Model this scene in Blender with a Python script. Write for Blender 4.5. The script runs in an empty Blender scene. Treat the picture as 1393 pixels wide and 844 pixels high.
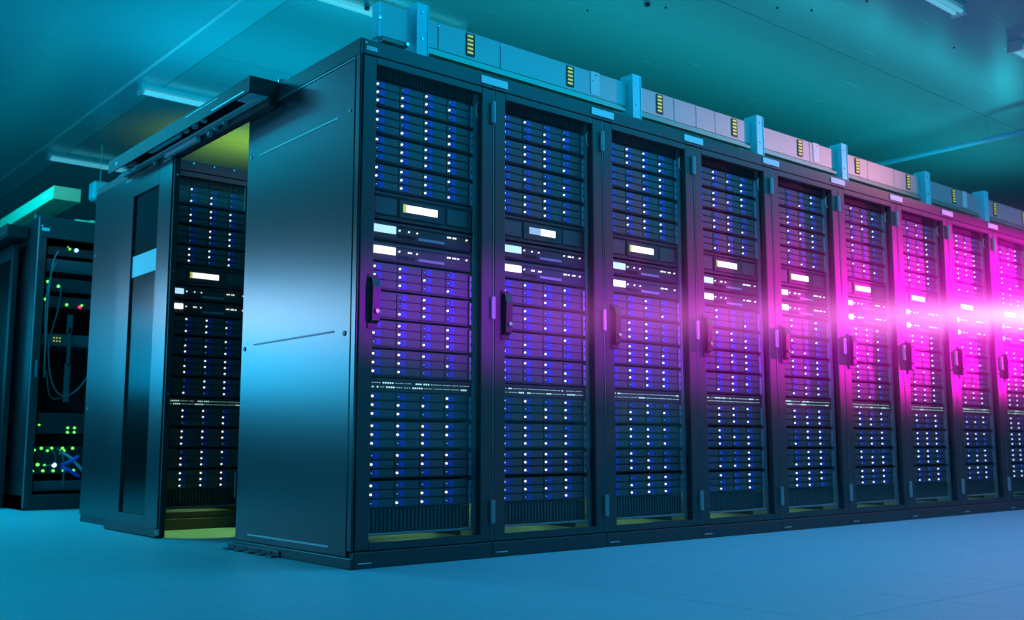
import bpy, bmesh, math, random
from mathutils import Vector, Matrix

random.seed(7)
scene = bpy.context.scene
COL = scene.collection
PI = math.pi

# ------------------------------------------------------------------ camera
W_IMG = 1393.0
F_PX = 1392.25
YAW, PITCH = 0.6965214, 0.1305714
cam_data = bpy.data.cameras.new('camera')
cam = bpy.data.objects.new('camera', cam_data)
COL.objects.link(cam)
cam.location = (-2.1763, -3.5789, 0.49314)
cam.rotation_euler = (PI / 2 + PITCH, 0.0, -YAW)
cam_data.sensor_width = 36.0
cam_data.lens = 36.0 * F_PX / W_IMG
cam_data.clip_start, cam_data.clip_end = 0.05, 100.0
cam_data.dof.use_dof = True
cam_data.dof.focus_distance = 4.7
cam_data.dof.aperture_fstop = 2.6
scene.camera = cam

# ------------------------------------------------------------------ world and exposure
world = bpy.data.worlds.new('world')
scene.world = world
world.use_nodes = True
bg = world.node_tree.nodes['Background']
bg.inputs[0].default_value = (0.0, 0.03, 0.045, 1)
bg.inputs[1].default_value = 1.0
scene.view_settings.view_transform = 'Standard'
scene.view_settings.look = 'None'
scene.view_settings.gamma = 1.0
scene.view_settings.exposure = 0.0
scene.view_settings.use_curve_mapping = False
scene.cycles.max_bounces = 5
scene.cycles.diffuse_bounces = 2
scene.cycles.glossy_bounces = 3
scene.cycles.transparent_max_bounces = 12
scene.cycles.volume_max_steps = 48
scene.cycles.sample_clamp_indirect = 4.0


# ------------------------------------------------------------------ room lights
def area_light(name, loc, target, sx, sy, color, power, spread=180.0):
    d = bpy.data.lights.new(name, 'AREA')
    d.shape = 'RECTANGLE'
    d.size, d.size_y = sx, sy
    d.color = color
    d.energy = power
    d.spread = math.radians(spread)
    o = bpy.data.objects.new(name, d)
    o.location = loc
    o.rotation_euler = (Vector(target) - Vector(loc)).to_track_quat('-Z', 'Y').to_euler()
    COL.objects.link(o)
    return o


def spot_light(name, loc, target, color, power, angle, blend, radius=0.1, scale=(1, 1, 1)):
    d = bpy.data.lights.new(name, 'SPOT')
    d.color = color
    d.energy = power
    d.spot_size = math.radians(angle)
    d.spot_blend = blend
    d.shadow_soft_size = radius
    o = bpy.data.objects.new(name, d)
    o.location = loc
    o.rotation_euler = (Vector(target) - Vector(loc)).to_track_quat('-Z', 'Y').to_euler()
    o.scale = scale
    COL.objects.link(o)
    return o


# angled light boards on the left wall (their reflection glows in the rack sides and the sliding door)
area_light('left_light_board', (-3.75, 7.05, 1.70), (0, 0.5, 1.3), 2.7, 1.25, (0.0, 0.52, 1.0), 31, 90)
area_light('left_pale_strip', (-3.72, 7.0, 1.98), (0, 0.5, 1.5), 2.7, 0.36, (1.0, 0.60, 0.45), 3.2, 70)
area_light('left_far_board', (-4.1, 12.6, 2.0), (0, 2.3, 1.4), 3.0, 1.3, (0.0, 0.52, 1.0), 5.0, 80)
# added cyan fill lights out of view, behind the camera and under the ceiling
area_light('front_fill_light', (3.5, -6.9, 1.7), (3.5, 0, 1.7), 14.0, 2.6, (0.0, 0.50, 0.92), 75)
area_light('aisle_fill_light', (2.1, -1.4, 3.2), (2.1, -1.4, 0), 3.4, 0.5, (0.0, 0.46, 0.82), 85)
area_light('left_fill_light', (-1.0, 4.7, 3.2), (-1.0, 4.7, 0), 0.7, 3.0, (0.0, 0.52, 0.80), 135)
area_light('right_fill_light', (5.7, -1.7, 3.2), (5.7, -1.7, 0), 2.6, 0.5, (0.04, 0.46, 0.78), 55)
# added unseen fills aimed up to brighten the ceiling
area_light('ceiling_fill_second_row', (1.1, 2.95, 2.35), (1.1, 2.95, 5), 2.0, 0.5, (0.0, 0.54, 0.85), 22)
area_light('ceiling_fill_first_row', (4.4, 0.75, 2.35), (4.4, 0.75, 5), 7.4, 0.3, (0.02, 0.58, 0.66), 44)
area_light('ceiling_fill_left', (-2.4, -1.0, 0.5), (-0.6, 1.9, 3.2), 2.5, 0.6, (0.0, 0.52, 0.85), 24, 100)
# yellow lamp in the aisle behind the second row, yellow-green one in the contained aisle
area_light('yellow_aisle_lamp', (1.9, 4.75, 2.32), (1.9, 5.0, 3.25), 1.0, 0.3, (0.95, 0.80, 0.03), 6.5, 90)
spot_light('green_aisle_lamp', (0.98, 1.92, 2.15), (0.30, 2.0, 0), (0.75, 0.9, 0.12), 140, 19, 0.4, 0.04)
# added unseen spots that wash racks and trough in magenta, violet and pink
spot_light('magenta_fill_spot', (11.5, -2.2, 1.75), (5.9, 0.0, 1.56), (1.0, 0.0, 0.62), 10000, 25, 1.0, 0.12, (0.9, 0.54, 1))
spot_light('violet_fill_spot', (1.5, -3.6, 1.12), (1.8, 0.0, 1.08), (0.48, 0.0, 1.0), 1300, 36, 1.0, 0.06, (2.2, 0.34, 1))
spot_light('pink_trough_fill', (8.5, -3.2, 2.6), (3.75, 0.3, 2.47), (1.0, 0.30, 0.42), 1250, 14, 1.0, 0.1, (1.5, 0.6, 1))


# ------------------------------------------------------------------ materials
def mat(name, color, rough=0.5, metal=0.0, emit=None, strength=0.0, spec=0.5, noise=0.0, nscale=40.0, bump=0.0,
        stretch=None):
    m = bpy.data.materials.new(name)
    m.use_nodes = True
    nt = m.node_tree
    b = nt.nodes['Principled BSDF']
    b.inputs['Base Color'].default_value = (*color, 1)
    b.inputs['Roughness'].default_value = rough
    b.inputs['Metallic'].default_value = metal
    b.inputs['Specular IOR Level'].default_value = spec
    if emit:
        b.inputs['Emission Color'].default_value = (*emit, 1)
        b.inputs['Emission Strength'].default_value = strength
    if noise or bump:
        tc = nt.nodes.new('ShaderNodeTexCoord')
        mp = nt.nodes.new('ShaderNodeMapping')
        if stretch:
            mp.inputs['Scale'].default_value = stretch
        nz = nt.nodes.new('ShaderNodeTexNoise')
        nz.inputs['Scale'].default_value = nscale
        nz.inputs['Detail'].default_value = 4.0
        nt.links.new(tc.outputs['Object'], mp.inputs['Vector'])
        nt.links.new(mp.outputs['Vector'], nz.inputs['Vector'])
        if noise:
            mr = nt.nodes.new('ShaderNodeMapRange')
            mr.inputs['To Min'].default_value = max(0.02, rough - noise)
            mr.inputs['To Max'].default_value = min(1.0, rough + noise)
            nt.links.new(nz.outputs['Fac'], mr.inputs['Value'])
            nt.links.new(mr.outputs['Result'], b.inputs['Roughness'])
        if bump:
            bp = nt.nodes.new('ShaderNodeBump')
            bp.inputs['Strength'].default_value = bump
            bp.inputs['Distance'].default_value = 0.002
            nt.links.new(nz.outputs['Fac'], bp.inputs['Height'])
            nt.links.new(bp.outputs['Normal'], b.inputs['Normal'])
    return m


def glass_mat(name, tint, f0=0.035, rough=0.02):
    """thin pane: sees through, with a weak mirror that grows towards grazing view"""
    m = bpy.data.materials.new(name)
    m.use_nodes = True
    nt = m.node_tree
    for n in list(nt.nodes):
        if n.type != 'OUTPUT_MATERIAL':
            nt.nodes.remove(n)
    out = [n for n in nt.nodes if n.type == 'OUTPUT_MATERIAL'][0]
    tr = nt.nodes.new('ShaderNodeBsdfTransparent')
    tr.inputs[0].default_value = (*tint, 1)
    gl = nt.nodes.new('ShaderNodeBsdfGlossy')
    gl.inputs['Roughness'].default_value = rough
    ge = nt.nodes.new('ShaderNodeNewGeometry')
    dt = nt.nodes.new('ShaderNodeVectorMath')
    dt.operation = 'DOT_PRODUCT'
    nt.links.new(ge.outputs['Incoming'], dt.inputs[0])
    nt.links.new(ge.outputs['Normal'], dt.inputs[1])

    def mt(op, a, b=None):
        n = nt.nodes.new('ShaderNodeMath')
        n.operation = op
        for k, v in enumerate((a, b)):
            if v is None:
                continue
            if isinstance(v, (int, float)):
                n.inputs[k].default_value = v
            else:
                nt.links.new(v, n.inputs[k])
        return n.outputs[0]
    fr = mt('ADD', mt('MULTIPLY', mt('POWER', mt('SUBTRACT', 1.0, mt('ABSOLUTE', dt.outputs['Value'])), 5.0), 1.0 - f0), f0)
    mx = nt.nodes.new('ShaderNodeMixShader')
    nt.links.new(fr, mx.inputs[0])
    nt.links.new(tr.outputs[0], mx.inputs[1])
    nt.links.new(gl.outputs[0], mx.inputs[2])
    nt.links.new(mx.outputs[0], out.inputs['Surface'])
    return m


M = {}
M['paint'] = mat('black_satin_paint', (0.040, 0.042, 0.046), 0.42, noise=0.05, nscale=160, bump=0.08)
M['side_paint'] = mat('black_side_panel_paint', (0.016, 0.017, 0.02), 0.26, noise=0.02, nscale=220, bump=0.012, spec=0.62)
M['header'] = mat('header_matt_black', (0.012, 0.013, 0.015), 0.55, spec=0.3)
M['dark'] = mat('inner_black', (0.012, 0.013, 0.015), 0.6)
M['seam'] = mat('edge_steel', (0.30, 0.33, 0.36), 0.32, metal=0.7)
M['rail'] = mat('mounting_rail_steel', (0.30, 0.32, 0.36), 0.45, metal=0.2)
M['hinge'] = mat('hinge_zinc', (0.35, 0.38, 0.42), 0.35, metal=0.5)
M['plate'] = mat('label_plate_white', (0.75, 0.78, 0.8), 0.5)
M['server'] = mat('server_grey_black', (0.05, 0.053, 0.06), 0.5, noise=0.05, nscale=300)
M['drive'] = mat('drive_carrier_grey', (0.085, 0.09, 0.10), 0.5, noise=0.08, nscale=500, bump=0.3)
M['latch'] = mat('blue_drive_latch', (0.03, 0.08, 0.55), 0.45, emit=(0.01, 0.05, 0.6), strength=0.0)
M['ear'] = mat('rack_ear_steel', (0.32, 0.35, 0.4), 0.45, metal=0.2)
M['led_on'] = mat('white_indicator_lit', (0.8, 0.8, 0.8), 0.4, emit=(0.95, 1.0, 0.88), strength=1.35)
M['led_dim'] = mat('blue_indicator_dim', (0.2, 0.35, 0.6), 0.4, emit=(0.15, 0.38, 0.75), strength=0.55)
M['screen_white'] = mat('white_backlit_screen', (0.8, 0.8, 0.8), 0.3, emit=(1.0, 0.93, 0.93), strength=1.5)
M['screen_cyan'] = mat('cyan_backlit_screen', (0.6, 0.7, 0.8), 0.3, emit=(0.50, 0.80, 1.0), strength=1.0)
M['screen_grey'] = mat('grey_backlit_screen', (0.5, 0.55, 0.6), 0.3, emit=(0.42, 0.50, 0.72), strength=0.7)
M['vent'] = mat('vent_slats_black', (0.05, 0.055, 0.062), 0.55)
M['grille'] = mat('perforated_tray_zinc', (0.50, 0.52, 0.45), 0.4, metal=0.2)
M['grille_fill'] = mat('grille_fill_glow', (0.5, 0.5, 0.4), 0.5, emit=(0.35, 0.85, 0.30), strength=12.0)
M['cable_green'] = mat('pale_cable', (0.85, 0.9, 0.75), 0.5)
M['handle'] = mat('handle_black', (0.018, 0.018, 0.021), 0.4)
M['chrome'] = mat('lock_chrome', (0.7, 0.72, 0.75), 0.2, metal=1.0)
M['glass'] = glass_mat('rack_door_glass', (0.96, 0.97, 0.98), 0.015)
M['door_glass'] = glass_mat('sliding_door_glass', (0.12, 0.15, 0.18), 0.03, 0.16)
M['band'] = mat('painted_reflection', (0.80, 0.88, 0.92), 0.6)
M['trough'] = mat('trough_galvanised', (0.52, 0.52, 0.53), 0.42, metal=0.15, noise=0.05, nscale=90)
M['trough_lip'] = mat('trough_lip_steel', (0.26, 0.38, 0.32), 0.3, metal=0.15)
M['post'] = mat('bright_blue_post', (0.10, 0.90, 1.0), 0.4)
M['vent_black'] = mat('vent_plate_black', (0.012, 0.02, 0.03), 0.5)
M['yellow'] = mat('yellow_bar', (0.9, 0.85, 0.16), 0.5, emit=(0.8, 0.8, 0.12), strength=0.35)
M['card'] = mat('white_card', (0.9, 0.9, 0.92), 0.6)
M['ink'] = mat('card_ink', (0.05, 0.06, 0.08), 0.6)
M['lamp_body'] = mat('lamp_housing_white', (0.6, 0.66, 0.68), 0.35)
M['tube'] = mat('lamp_tube', (0.7, 0.8, 0.82), 0.3, emit=(0.10, 0.62, 0.78), strength=0.45)
M['conduit'] = mat('blue_conduit', (0.15, 0.55, 0.75), 0.4)
M['green_tray'] = mat('green_cable_tray', (0.30, 0.85, 0.50), 0.5)
M['tray_end'] = mat('tray_end_cap_yellow', (0.75, 0.78, 0.40), 0.5)
M['device'] = mat('device_grey', (0.03, 0.033, 0.04), 0.5)
M['device_light'] = mat('device_light_grey', (0.08, 0.087, 0.10), 0.5)
M['cable_dark'] = mat('dark_cable', (0.06, 0.07, 0.08), 0.5)
M['cable_grey'] = mat('grey_cable', (0.14, 0.15, 0.17), 0.5)
M['cable_blue'] = mat('blue_cable', (0.03, 0.10, 0.7), 0.5)
M['cable_cyan'] = mat('cyan_cable', (0.3, 0.6, 0.75), 0.5)
M['led_green'] = mat('green_indicator', (0.1, 0.6, 0.1), 0.4, emit=(0.12, 1.0, 0.10), strength=2.0)
M['led_red'] = mat('red_indicator', (0.7, 0.05, 0.1), 0.4, emit=(1.0, 0.02, 0.10), strength=2.2)
M['led_blue'] = mat('blue_white_indicator', (0.3, 0.5, 1.0), 0.4, emit=(0.25, 0.55, 1.0), strength=4.0)
M['led_yellow'] = mat('yellow_indicator', (0.6, 0.6, 0.1), 0.4, emit=(0.7, 0.8, 0.1), strength=0.6)
M['led_mint'] = mat('mint_indicator', (0.5, 0.8, 0.7), 0.4, emit=(0.55, 1.0, 0.85), strength=0.9)
M['floor'] = mat('floor_tile_vinyl', (0.20, 0.53, 0.60), 0.50, noise=0.08, nscale=9, bump=0.05)
M['grout'] = mat('floor_joint_dark', (0.10, 0.11, 0.12), 0.8)
M['wall'] = mat('wall_paint', (0.32, 0.36, 0.38), 0.6, noise=0.04, nscale=12)
M['ceil_x'] = mat('ceiling_panel_metal_brushed', (0.24, 0.62, 0.64), 0.26, metal=0.45, noise=0.03, nscale=30, bump=0.03, stretch=(0.04, 3.0, 1))
M['ceil_y'] = mat('ceiling_panel_metal_plain', (0.20, 0.62, 0.66), 0.34, metal=0.30, noise=0.05, nscale=10, bump=0.04, stretch=(2.0, 0.05, 1))
M['ceil_back'] = mat('ceiling_joint_dark', (0.06, 0.07, 0.08), 0.8)  # dark backing slab behind the panel joints
M['strip'] = mat('ceiling_strip_white', (0.72, 0.76, 0.78), 0.4)
M['screw'] = mat('screw_steel', (0.5, 0.53, 0.56), 0.3, metal=0.8)


# ------------------------------------------------------------------ mesh helpers
class MB:
    """collects boxes, cylinders and tubes; build() links them as one mesh object"""

    def __init__(self):
        self.bm = bmesh.new()

    def box(self, x0, x1, y0, y1, z0, z1, mi=0, bev=0.0):
        r = bmesh.ops.create_cube(self.bm, size=1.0)
        vs = r['verts']
        sx, sy, sz = x1 - x0, y1 - y0, z1 - z0
        for v in vs:
            v.co = ((v.co.x + .5) * sx + x0, (v.co.y + .5) * sy + y0, (v.co.z + .5) * sz + z0)
        fs = {f for v in vs for f in v.link_faces}
        for f in fs:
            f.material_index = mi
        if bev > 0:
            es = {e for v in vs for e in v.link_edges}
            rr = bmesh.ops.bevel(self.bm, geom=list(es), offset=bev, segments=1, affect='EDGES', profile=0.5)
            for f in rr['faces']:
                f.material_index = mi
        return self

    def prism(self, pts, axis, a0, a1, mi=0):
        """pts: 2-D outline; axis 0/1/2 is the direction it is extruded along"""
        def mk(p, a):
            c = [0, 0, 0]
            o = [k for k in range(3) if k != axis]
            c[axis] = a
            c[o[0]], c[o[1]] = p
            return self.bm.verts.new(c)
        A = [mk(p, a0) for p in pts]
        B = [mk(p, a1) for p in pts]
        n = len(pts)
        fs = [self.bm.faces.new(A), self.bm.faces.new(B[::-1])]
        for i in range(n):
            fs.append(self.bm.faces.new((A[i], B[i], B[(i + 1) % n], A[(i + 1) % n])))
        for f in fs:
            f.material_index = mi
        return self

    def cyl(self, c, r, h, axis='y', seg=10, mi=0, r2=None):
        rot = {'z': Matrix(), 'y': Matrix.Rotation(PI / 2, 4, 'X'), 'x': Matrix.Rotation(PI / 2, 4, 'Y')}[axis]
        rr = bmesh.ops.create_cone(self.bm, cap_ends=True, segments=seg, radius1=r, radius2=r if r2 is None else r2,
                                   depth=h, matrix=Matrix.Translation(c) @ rot)
        for f in {f for v in rr['verts'] for f in v.link_faces}:
            f.material_index = mi
        return self

    def tube(self, pts, r, seg=6, mi=0):
        pts = [Vector(p) for p in pts]
        rings = []
        for i, p in enumerate(pts):
            t = (pts[min(i + 1, len(pts) - 1)] - pts[max(i - 1, 0)]).normalized()
            up = Vector((0, 0, 1)) if abs(t.z) < .9 else Vector((0, 1, 0))
            a = t.cross(up).normalized()
            b = t.cross(a).normalized()
            rings.append([self.bm.verts.new(p + a * (r * math.cos(2 * PI * k / seg)) + b * (r * math.sin(2 * PI * k / seg)))
                          for k in range(seg)])
        for i in range(len(rings) - 1):
            for k in range(seg):
                f = self.bm.faces.new((rings[i][k], rings[i][(k + 1) % seg], rings[i + 1][(k + 1) % seg], rings[i + 1][k]))
                f.material_index = mi
                f.smooth = True
        self.bm.faces.new(rings[0][::-1]).material_index = mi
        self.bm.faces.new(rings[-1]).material_index = mi
        return self

    def mesh(self, name, *mats):
        bmesh.ops.recalc_face_normals(self.bm, faces=self.bm.faces[:])
        me = bpy.data.meshes.new(name)
        self.bm.to_mesh(me)
        self.bm.free()
        for m in mats:
            me.materials.append(m)
        return me


def obj(name, me, parent=None, loc=None, kind=None, label=None):
    o = bpy.data.objects.new(name, me)
    COL.objects.link(o)
    if parent is not None:
        o.parent = parent
    if loc is not None:
        o.location = loc
    if kind:
        o['kind'] = kind
    if label:
        o['label'] = label
    return o


def tag(o, label, cat, group=None):
    o['label'] = label
    o['category'] = cat
    if group:
        o['group'] = group
    return o


def thing(name, label, cat, loc=(0, 0, 0), group=None):
    o = bpy.data.objects.new(name, None)
    o.empty_display_size = 0.05
    o.location = loc
    COL.objects.link(o)
    return tag(o, label, cat, group)


def bezier(p0, p1, p2, p3, n=14):
    out = []
    for i in range(n + 1):
        t = i / n
        out.append(tuple((1 - t) ** 3 * a + 3 * (1 - t) ** 2 * t * b + 3 * (1 - t) * t * t * c + t ** 3 * d
                         for a, b, c, d in zip(p0, p1, p2, p3)))
    return out


# ------------------------------------------------------------------ the room
HC = 3.25          # ceiling height
RX0, RX1, RY0, RY1 = -6.0, 15.0, -7.0, 14.0

fl = obj('floor', MB().box(RX0, RX1, RY0, RY1, -0.06, -0.004).mesh('floor', M['grout']), kind='structure')
TS = 0.6
tile_me = MB().box(0.0012, TS - 0.0012, 0.0012, TS - 0.0012, -0.004, 0.0, bev=0.0008).mesh('floor_tile', M['floor'])
tx0, ty0 = -0.79 - 6 * TS + TS * 0, -0.08 - 11 * TS
nx_t = 21
for i in range(0, 22):
    for j in range(0, 33):
        x, y = tx0 + i * TS, ty0 + j * TS
        if x < RX0 or x > 8.6 or y + TS > RY1:
            continue
        near = y < 0.1 and y > -3.2 and x > -3.0
        left = x < 0.1 and x > -1.6 and 0 <= y < 5.5
        aisle = 0 <= x < 0.9 and 0.9 < y < 2.5
        if near or left or aisle:
            obj('floor_tile', tile_me, fl, (x, y, 0))
# the rest of the floor, too far out of view to tell its tiles apart
rest = MB()
for i in range(-3, 32):
    for j in range(0, 36):
        x, y = tx0 + i * TS, ty0 + j * TS
        if x < RX0 or x + TS > RX1 or y < RY0 or y + TS > RY1:
            continue
        near = y < 0.1 and y > -3.2 and x > -3.0 and x <= 8.6
        left = x < 0.1 and x > -1.6 and 0 <= y < 5.5
        aisle = 0 <= x < 0.9 and 0.9 < y < 2.5
        if not ((near or left or aisle) and i >= 0 and i < 22 and j < 33):
            rest.box(x + 0.0012, x + TS - 0.0012, y + 0.0012, y + TS - 0.0012, -0.004, 0.0)
obj('far_floor_tiles', rest.mesh('far_floor_tiles', M['floor']), fl, kind='stuff')

ce = obj('ceiling', MB().box(RX0, RX1, RY0, RY1, HC + 0.02, HC + 0.1).mesh('ceiling', M['ceil_back']), kind='structure')
SX = 0.66          # joint between the two directions of ceiling panel
# panels running along y at the left
for (a, b) in ((RX0, -1.98), (-1.98, -0.78), (-0.78, 0.42), (0.44, SX)):
    obj('ceiling_panel', MB().box(a + 0.003, b - 0.003, RY0, RY1, HC, HC + 0.02).mesh('ceiling_panel', M['ceil_y']), ce)
yy = 0.27
edges = [yy + 1.45 * k for k in range(-5, 10)]
edges = [RY0] + [e for e in edges if RY0 < e < RY1] + [RY1]
for a, b in zip(edges[:-1], edges[1:]):
    obj('ceiling_panel', MB().box(SX + 0.003, RX1, a + 0.003, b - 0.003, HC, HC + 0.02).mesh('ceiling_panel', M['ceil_x']), ce)
tr = obj('trim_1', MB().box(0.412, 0.440, RY0, RY1, HC - 0.008, HC - 0.0005, bev=0.003).mesh('trim', M['strip']), kind='structure')
for (x, y) in ((3.45, -0.32), (3.3, -0.02), (3.1, 0.1), (2.55, 0.55), (2.2, 0.9), (4.6, -0.3)):
    obj('ceiling_screw', MB().cyl((0, 0, 0), 0.007, 0.008, 'z', 8).mesh('ceiling_screw', M['vent_black']), ce, (x, y, HC - 0.004))

obj('wall_back', MB().box(RX0, RX1, RY1, RY1 + 0.1, 0, HC).mesh('wall_back', M['wall']), kind='structure')
obj('wall_front', MB().box(RX0, RX1, RY0 - 0.1, RY0, 0, HC).mesh('wall_front', M['wall']), kind='structure')
obj('wall_left', MB().box(RX0 - 0.1, RX0, RY0, RY1, 0, HC).mesh('wall_left', M['wall']), kind='structure')
obj('wall_right', MB().box(RX1, RX1 + 0.1, RY0, RY1, 0, HC).mesh('wall_right', M['wall']), kind='structure')

# ------------------------------------------------------------------ server rack meshes (shared)
RW, RD, RH = 0.70875, 1.075, 2.2
G = 0.0006                       # hair gap between neighbouring racks
ZF = 2.133                       # underside of the top fascia
WX0, WX1, WZ0, WZ1 = 0.069, 0.638, 0.101, 2.101   # door window

m_body = (MB().box(G, 0.014, 0.035, RD, 0.068, RH - 0.004).box(RW - 0.014, RW - G, 0.035, RD, 0.068, RH - 0.004)
          .box(0.014, RW - 0.014, RD - 0.02, RD, 0.068, RH - 0.004).box(0.014, RW - 0.014, 0.05, RD - 0.02, RH - 0.03, RH - 0.004)
          .box(0.014, RW - 0.014, 0.04, RD - 0.02, 0.068, 0.082).box(0.014, 0.055, 0.035, 0.06, 0.082, RH - 0.03)
          .box(RW - 0.04, RW - 0.014, 0.035, 0.06, 0.082, RH - 0.03)).mesh('rack_frame', M['dark'])
m_fascia = MB().box(G, RW - G, 0.0, 0.05, ZF + 0.002, RH, bev=0.003).mesh('fascia', M['paint'])
m_plinth = MB().box(G, RW - G, 0.0, RD, 0.0, 0.066, bev=0.003).mesh('plinth', M['paint'])
m_top = MB().box(G, RW - G, 0.051, RD, RH - 0.003, RH).mesh('roof_panel', M['paint'])
db = MB()
db.box(0.004, WX0, 0.0, 0.032, 0.071, ZF - 0.003, bev=0.003).box(WX1, RW - 0.004, 0.0, 0.032, 0.071, ZF - 0.003, bev=0.003)
db.box(WX0, WX1, 0.0, 0.032, 0.071, WZ0).box(WX0, WX1, 0.0, 0.032, WZ1, ZF - 0.003)
m_door = db.mesh('door', M['paint'])
m_glass = MB().box(WX0 - 0.004, WX1 + 0.004, 0.013, 0.018, WZ0 - 0.004, WZ1 + 0.004).mesh('glass', M['glass'])
m_edge = MB().box(RW - 0.0045, RW - 0.0015, -0.002, 0.02, 0.071, ZF - 0.003).mesh('door_edge', M['seam'])
m_handle = MB().prism([(-0.006, 0.0), (-0.032, 0.012), (-0.036, 0.150), (-0.026, 0.185), (-0.006, 0.195)], 0, 0.046, 0.083).mesh('handle', M['handle'])
m_handle_base = MB().box(0.040, 0.089, -0.007, 0.0, -0.015, 0.21, bev=0.002).mesh('handle_base', M['handle'])
m_lock = MB().cyl((0.086, -0.02, 0.05), 0.010, 0.010, 'x', 12).cyl((0.0645, -0.038, 0.05), 0.009, 0.012, 'y', 12).mesh('lock', M['chrome'])
m_hinge = MB().box(-0.022, -0.012, -0.014, 0.0, -0.05, 0.05, bev=0.002).box(-0.010, -0.002, -0.018, 0.0, -0.05, 0.05, bev=0.002).cyl((-0.011, -0.013, 0), 0.005, 0.104, 'z', 8).mesh('hinge', M['hinge'])
m_plate = MB().box(-0.079, 0.079, -0.006, -0.0005, -0.018, 0.018, bev=0.001).mesh('label_plate', M['plate'])
m_dash = MB().box(0.02, 0.082, -0.002, -0.0002, -0.002, 0.002).mesh('plinth_mark', M['plate'])
m_railr = MB().box(0.634, 0.656, 0.052, 0.066, 0.084, 2.168).box(0.650, 0.656, 0.066, 0.16, 0.084, 2.168).mesh('mounting_rail', M['rail'])
m_raill = MB().box(0.076, 0.094, 0.056, 0.070, 0.084, 2.168).box(0.076, 0.082, 0.070, 0.16, 0.084, 2.168).mesh('mounting_rail', M['rail'])
vb = MB().box(0.096, 0.632, 0.075, 0.080, 0.132, 0.228)
for k in range(27):
    x = 0.104 + k * 0.0195
    vb.box(x, x + 0.012, 0.064, 0.075, 0.138, 0.226)
m_vent = vb.mesh('vent_panel', M['vent'])
vt = MB().box(0.096, 0.632, 0.085, 0.090, 2.064, 2.165)
for k in range(34):
    x = 0.100 + k * 0.0156
    vt.box(x, x + 0.008, 0.062, 0.085, 2.068, 2.160)
m_vent_top = vt.mesh('vent_panel', M['vent'])
m_sill = MB().box(0.094, 0.640, 0.056, 0.074, 0.121, 0.130, bev=0.002).mesh('sill', M['rail'])
gb = MB()
for k in range(26):
    gb.box(0.10 + k * 0.021, 0.112 + k * 0.021, 0.06, 0.5, 0.083, 0.086)
for k in range(15):
    gb.box(0.09, 0.65, 0.07 + k * 0.03, 0.082 + k * 0.03, 0.086, 0.0885)
m_grille = gb.mesh('floor_grille', M['grille'])
m_grille_fill = MB().cyl((0.45, 0.30, 0.2), 0.008, 0.3, 'x', 8).mesh('grille_fill', M['grille_fill'])  # hidden glowing tube added to brighten the floor grille
m_loop = MB().tube([(0.655 + 0.018 * math.cos(a), 0.045, 2.035 + 0.036 * math.sin(a)) for a in [PI * .35 + PI * 1.25 * k / 14 for k in range(15)]], 0.0036, 6).mesh('cable_loop', M['cable_green'])

ORD = ['first', 'second', 'third', 'fourth', 'fifth', 'sixth', 'seventh', 'eighth', 'ninth', 'tenth', 'eleventh', 'twelfth']


def build_rack(x0, y0, label, detail=True, group=None, lamp=True):
    t = thing('server_rack', label, 'server rack', (x0, y0, 0), group)
    obj('rack_frame', m_body, t)
    obj('fascia', m_fascia, t)
    obj('plinth', m_plinth, t)
    obj('roof_panel', m_top, t)
    d = obj('door', m_door, t)
    obj('glass', m_glass, d)
    obj('door_edge', m_edge, d)
    obj('handle_base', m_handle_base, d, (0, 0, 0.98))
    obj('handle', m_handle, d, (0, 0, 0.985))
    obj('lock', m_lock, d, (0, 0, 0.985))
    for z in (2.02, 1.105, 0.20):
        obj('hinge', m_hinge, d, (RW, 0, z))
    obj('plinth_mark', m_dash, t, (0, 0, 0.022))
    obj('mounting_rail', m_railr, t)
    obj('mounting_rail', m_raill, t)
    obj('vent_panel', m_vent, t)
    obj('vent_panel', m_vent_top, t)
    obj('sill', m_sill, t)
    obj('floor_grille', m_grille, t)
    if lamp:
        obj('grille_fill', m_grille_fill, t)  # unseen fill tube, added for the grille
    obj('cable_loop', m_loop, t)
    return t


# ------------------------------------------------------------------ server meshes (shared)
C0, DC, PZ = 0.1115, 0.1279, 0.0363
SV_H = 0.1165
cb = MB().box(0.097, 0.632, 0.074, 0.78, 0.0, SV_H - 0.003).box(0.097, 0.632, 0.068, 0.074, SV_H - 0.009, SV_H - 0.003)
for c in range(1, 4):
    cb.box(C0 - 0.0115 + c * DC, C0 - 0.0085 + c * DC, 0.062, 0.074, 0.004, SV_H - 0.009)
m_chassis = cb.mesh('chassis', M['server'])
eb = MB().box(0.6165, 0.632, 0.058, 0.068, 0.004, SV_H - 0.012, bev=0.001)
m_ear = eb.mesh('rack_ear', M['ear'])
m_earholes = [MB().box(0.621, 0.6275, 0.0572, 0.058, 0.072, 0.080).mesh('ear_hole', M['dark']), MB().box(0.622, 0.6265, 0.0572, 0.058, 0.030, 0.046).mesh('ear_hole', M['dark'])]


def drive_geo(mb, full, mi_body=0, mi_latch=1, mi_led=2):
    mb.box(-0.007, 0.1135, 0.0, 0.02, -0.0160, 0.0160, mi_body)
    mb.box(0.038, 0.110, -0.0015, 0.0, -0.0125, 0.0125, mi_body)


m_drive = MB()
drive_geo(m_drive, True)
m_drive = m_drive.mesh('drive', M['drive'])
lb = MB().prism([(0.004, -0.0125), (0.036, -0.0125), (0.036, 0.0125), (0.004, 0.0125), (0.004, 0.006), (0.011, 0.006), (0.011, -0.006), (0.004, -0.006)], 1, -0.004, 0.0)
m_latch = lb.mesh('latch', M['latch'])
m_led_on = MB().cyl((0, -0.003, 0), 0.0048, 0.006, 'y', 8).mesh('indicator_light', M['led_on'])
m_led_dim = MB().cyl((0.002, -0.003, 0), 0.0028, 0.006, 'y', 6).mesh('indicator_light', M['led_dim'])


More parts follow.
